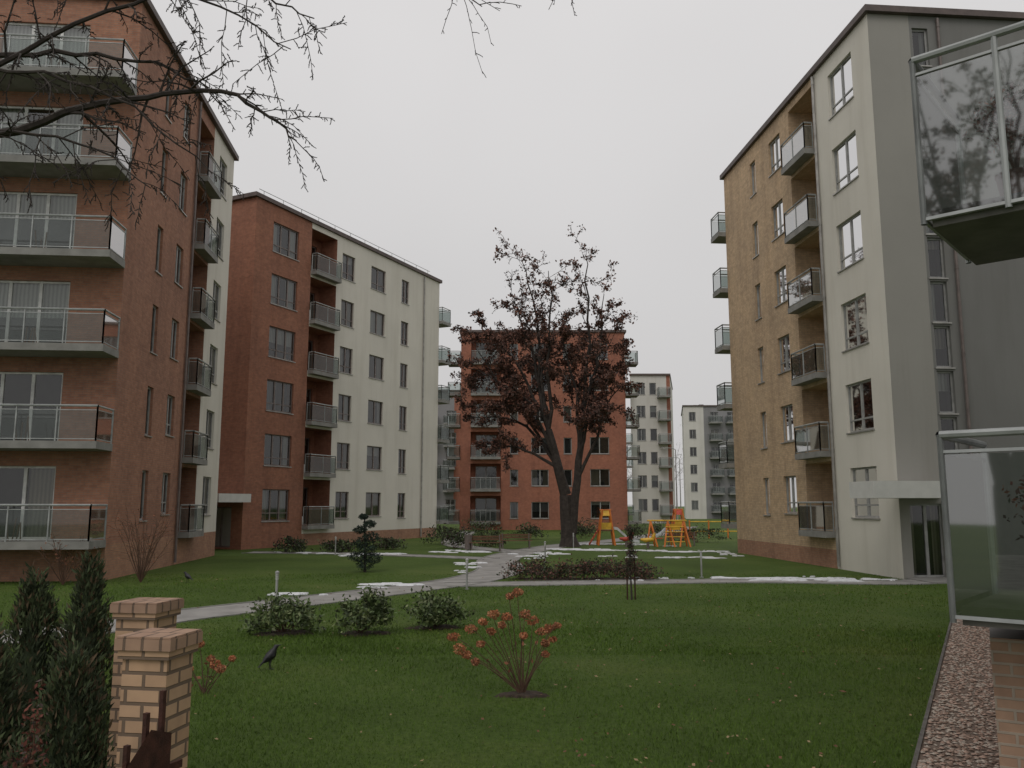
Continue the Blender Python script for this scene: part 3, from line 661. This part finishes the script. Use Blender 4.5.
def bollard(x,y,h=.88):
    mb=MB(); tube(mb,[(x,y,0),(x,y,h*.76)],.03,'postm',10); tube(mb,[(x,y,h*.76),(x,y,h*.93)],.034,'lens',10)
    for k in range(3): tube(mb,[(x,y,h*(.785+.045*k)),(x,y,h*(.795+.045*k))],.048,'postm',10,True)
    tube(mb,[(x,y,h*.93),(x,y,h*.97),(x,y,h)],[.052,.048,.01],'postm',10,True); tube(mb,[(x,y,0),(x,y,.02)],.07,'postm',10,True)
    mb.build('bollard_light',None)
for p in [(-5.5,20.0),(-1.30,24.6,),(6.35,28.6),(1.4,36),(-8.6,41.4),(3.4,47)]: bollard(p[0],p[1])
def bench(x,y,a):
    e=empty('park_bench'); f=Fr((x,y),(math.cos(a),math.sin(a)),(math.sin(a),-math.cos(a)))
    s=MB(); [fbox(s,f,-.9,.9,.43,.47,.02+k*.13,.12+k*.13,'wood') for k in range(3)]; s.build('seat',e)
    b=MB(); [fbox(b,f,-.9,.9,.56+k*.14,.66+k*.14,-.06,-.03,'wood') for k in range(2)]; b.build('backrest',e)
    l=MB()
    for q in (-.75,.75): fbox(l,f,q-.03,q+.03,0,.428,.05,.36,'framed'); fbox(l,f,q-.025,q+.025,.0,.85,-.028,.03,'framed')
    l.build('legs',e)
bench(-1.4,44.8,.15); bench(.2,47.5,.1); bench(10.2,51,-.3)
bn=MB(); tube(bn,[(-2.3,44.6,.1),(-2.3,44.6,.75),(-2.3,44.6,.85)],[.18,.2,.22],'framed',10,True); tube(bn,[(-2.3,44.6,0),(-2.3,44.6,.1)],.05,'framed',8); bn.build('litter_bin')
def street_lamp(x,y,h):
    mb=MB(); tube(mb,[(x,y,0),(x,y,1),(x,y,h)],[.11,.09,.05],'postm',8); tube(mb,[(x,y,h),(x-.3,y,h+.15),(x-.9,y,h+.2)],.04,'postm',6); fbox(mb,WORLD,x-1.5,x-.85,h+.12,h+.24,y-.13,y+.13,'postm'); mb.build('street_lamp')
street_lamp(17.6,90,8.3); street_lamp(24,120,9)
def tower(x,y,s):
    pt=empty('playground_slide_tower')
    m=MB()
    for ax in (-.5,.5):
        for ay in (-.5,.5): tube(m,[(x+ax,y+ay,0),(x+ax*.45,y+ay*.6,2.1)],.055,'orange',8,True)
    m.build('posts',pt)
    m=MB(); fbox(m,WORLD,x-.42,x+.42,.85,.93,y-.45,y+.45,'wood'); fbox(m,WORLD,x-.3,x+.3,.95,1.35,y-.42,y-.38,'yel'); m.build('platform',pt)
    m=MB(); tube(m,[(x-.35,y,2.1),(x+.35,y,2.1)],.05,'orange',8,True); m.poly([(x-.3,y-.35,1.75),(x+.3,y-.35,1.75),(x+.3,y,2.12),(x-.3,y,2.12)],'yel' if s>0 else 'redp'); m.poly([(x-.3,y+.35,1.75),(x+.3,y+.35,1.75),(x+.3,y,2.12),(x-.3,y,2.12)],'orange')
    m.build('roof',pt)
    m=MB(); sl=[(.4,.95),(.7,.9),(1.3,.35),(1.7,.15),(2.0,.15)]
    for i in range(4):
        (xa,za),(xb,zb)=sl[i],sl[i+1]; xa=x+xa*s; xb=x+xb*s; m.poly([(xa,y-.25,za),(xb,y-.25,zb),(xb,y+.25,zb),(xa,y+.25,za)],'slide')
        for q in (-.25,.25): m.poly([(xa,y+q,za),(xb,y+q,zb),(xb,y+q,zb+.16),(xa,y+q,za+.16)],'slide')
    m.build('slide',pt)
    m=MB()
    for k in range(4): tube(m,[(x-s*(.55+.12*(3-k)),y-.25,.2+k*.2),(x-s*(.55+.12*(3-k)),y+.25,.2+k*.2)],.03,'yel',6)
    for q in (-.25,.25): tube(m,[(x-s*1.05,y+q,0),(x-s*.45,y+q,.95)],.03,'redp',6)
    m.build('ladder',pt)
tower(5.7,51.5,1); tower(11.4,58,-1)
cf=empty('climbing_frame'); x,y=9.1,49.5; m=MB()
for dx_ in (-1.0,.0,.9):
    tube(m,[(x+dx_-.3,y-.5,0),(x+dx_,y,1.5),(x+dx_+.3,y+.5,0)],.05,'orange',8)
    tube(m,[(x+dx_+.3,y-.5,0),(x+dx_,y,1.5)],.05,'orange',8)
tube(m,[(x-1.2,y,1.5),(x+1.1,y,1.5)],.05,'yel',8,True); m.build('frame',cf)
m=MB()
for k in range(4): tube(m,[(x-.2,y-.4+.08*k,.3+.28*k),(x+.9,y-.4+.08*k,.3+.28*k)],.03,'yel',6)
for q in (-.75,-.35): tube(m,[(x+q,y,1.48),(x+q,y+.05,.5)],.012,'framed',4)
fbox(m,WORLD,x-.78,x-.32,.46,.5,y-.1,y+.12,'redp'); fbox(m,WORLD,x-.1,x+.75,.95,1.3,y+.1,y+.13,'yel'); m.build('rungs_and_swing',cf)
def spring(x,y,mt):
    sp=empty('spring_rider'); m=MB(); tube(m,[(x,y,0),(x,y,.35)],.08,'framed',8,True); tube(m,[(x-.4,y,.5),(x-.1,y,.45),(x+.25,y,.5),(x+.4,y,.85)],[.06,.13,.12,.07],mt,8,True); tube(m,[(x+.2,y-.2,.72),(x+.2,y+.2,.72)],.025,'orange',6,True); m.build('rider_body',sp)
spring(7.6,47.5,'yel'); spring(6.6,49,'redp')
pf=MB(); 
for k in range(7): tube(pf,[(13+k*1.4,62,0),(13+k*1.4,62,1.3)],.05,'orange',6,True)
for z in (.5,1.2): tube(pf,[(13,62,z),(21.4,62,z)],.04,'yel',6)
pf.build('playground_fence')

def crow(x,y,a,s,tilt=.35):
    e=empty('crow'); ca,sa=math.cos(a),math.sin(a); ct,st=math.cos(tilt),math.sin(tilt)
    def T(l,w_,z,rig=True):
        if rig: zz=z-.24; l,z=l*ct-zz*st, l*st+zz*ct+.24
        return (x+s*(l*ca-w_*sa),y+s*(l*sa+w_*ca),s*z)
    body=MB()
    sec=[(-.24,.205,.012,.010),(-.17,.22,.035,.022),(-.11,.235,.058,.055),(-.02,.255,.08,.088),(.07,.28,.078,.088),(.12,.315,.052,.06),(.145,.345,.042,.046),(.17,.365,.043,.044),(.20,.365,.034,.033),(.225,.36,.014,.016)]
    n=10
    for (l,z,rw,rz) in sec:
        for k in range(n):
            t=6.283*k/n; body.v.append(T(l-.25*rz*math.sin(t),rw*math.cos(t),z+rz*math.sin(t)))
    mi=body.mi('black')
    for i in range(len(sec)-1):
        for k in range(n):
            body.f.append((i*n+k,i*n+(k+1)%n,(i+1)*n+(k+1)%n,(i+1)*n+k)); body.m.append(mi); body.uv.append([(0,0)]*4)
    body.build('body',e,True)
    b=MB(); tube(b,[T(.215,0,.36),T(.25,0,.355),T(.285,0,.335)],[s*.015,s*.011,s*.002],'beak',6); b.build('beak',e)
    t=MB(); t.poly([T(-.15,-.03,.22),T(-.15,.03,.22),T(-.29,.04,.18),T(-.30,0,.178),T(-.29,-.04,.18)],'black')
    for q in (-1,1): t.poly([T(.09,q*.08,.31),T(.06,q*.086,.24),T(-.10,q*.068,.22),T(-.23,q*.02,.20),T(-.09,q*.065,.275)],'black')
    t.build('wings_and_tail',e)
    l=MB()
    for q in (-.035,.035):
        tube(l,[T(.0,q,.2,False),T(-.015,q,.11,False),T(.01,q,.012,False)],[s*.024,s*.009,s*.007],'beak',5)
        for da in (-.03,0,.03): tube(l,[T(.01,q,.012,False),T(.055,q+da,.006,False)],s*.005,'beak',4)
        tube(l,[T(.01,q,.012,False),T(-.03,q,.006,False)],s*.005,'beak',4)
    l.build('legs',e)
crow(-3.57,12.8,.6,.75,.45); crow(-10.1,26.6,2.7,.8,.2)

# ---------------------------------------------------------------- world, light, camera
w_=bpy.data.worlds.new('World'); sc.world=w_; w_.use_nodes=True; nt=w_.node_tree; nt.nodes.clear()
out=nt.nodes.new('ShaderNodeOutputWorld'); sky=nt.nodes.new('ShaderNodeTexSky'); sky.sky_type='NISHITA'; sky.sun_disc=False
sky.sun_elevation=math.radians(50); sky.sun_rotation=math.radians(200); sky.dust_density=5
hs=nt.nodes.new('ShaderNodeHueSaturation'); hs.inputs['Saturation'].default_value=.15; nt.links.new(sky.outputs[0],hs.inputs['Color'])
bg1=nt.nodes.new('ShaderNodeBackground'); bg1.inputs[1].default_value=.006; nt.links.new(hs.outputs[0],bg1.inputs[0])
tc=nt.nodes.new('ShaderNodeTexCoord'); sx=nt.nodes.new('ShaderNodeSeparateXYZ'); nt.links.new(tc.outputs['Generated'],sx.inputs[0])
rc=ramp(nt,sx.outputs[2],[(0,(.56,.55,.545)),(.25,(.61,.60,.60)),(.6,(.70,.685,.685)),(1,(.82,.80,.80))])
ns=noise(nt,1.6,3,tc.outputs['Generated']); cl=ramp(nt,ns,[(.3,(.95,.95,.95)),(.7,(1.05,1.05,1.05))])
bg2=nt.nodes.new('ShaderNodeBackground'); nt.links.new(mixc(nt,rc,cl,1.0,'MULTIPLY'),bg2.inputs[0]); bg2.inputs[1].default_value=.98
ad=nt.nodes.new('ShaderNodeAddShader'); nt.links.new(bg1.outputs[0],ad.inputs[0]); nt.links.new(bg2.outputs[0],ad.inputs[1]); nt.links.new(ad.outputs[0],out.inputs[0])
sl_=bpy.data.lights.new('sun','SUN'); sl_.energy=.6; sl_.angle=math.radians(30); sl_.color=(1,.95,.88)
so=bpy.data.objects.new('sun',sl_); so.rotation_euler=(math.radians(40),0,math.radians(-20)); sc.collection.objects.link(so)
cd=bpy.data.cameras.new('camera'); cd.lens=29.36; cd.sensor_width=36; cd.clip_end=3000; cd.clip_start=.05
co=bpy.data.objects.new('camera',cd); co.location=(0,0,2.4); co.rotation_euler=(math.radians(98.25),0,0); sc.collection.objects.link(co); sc.camera=co
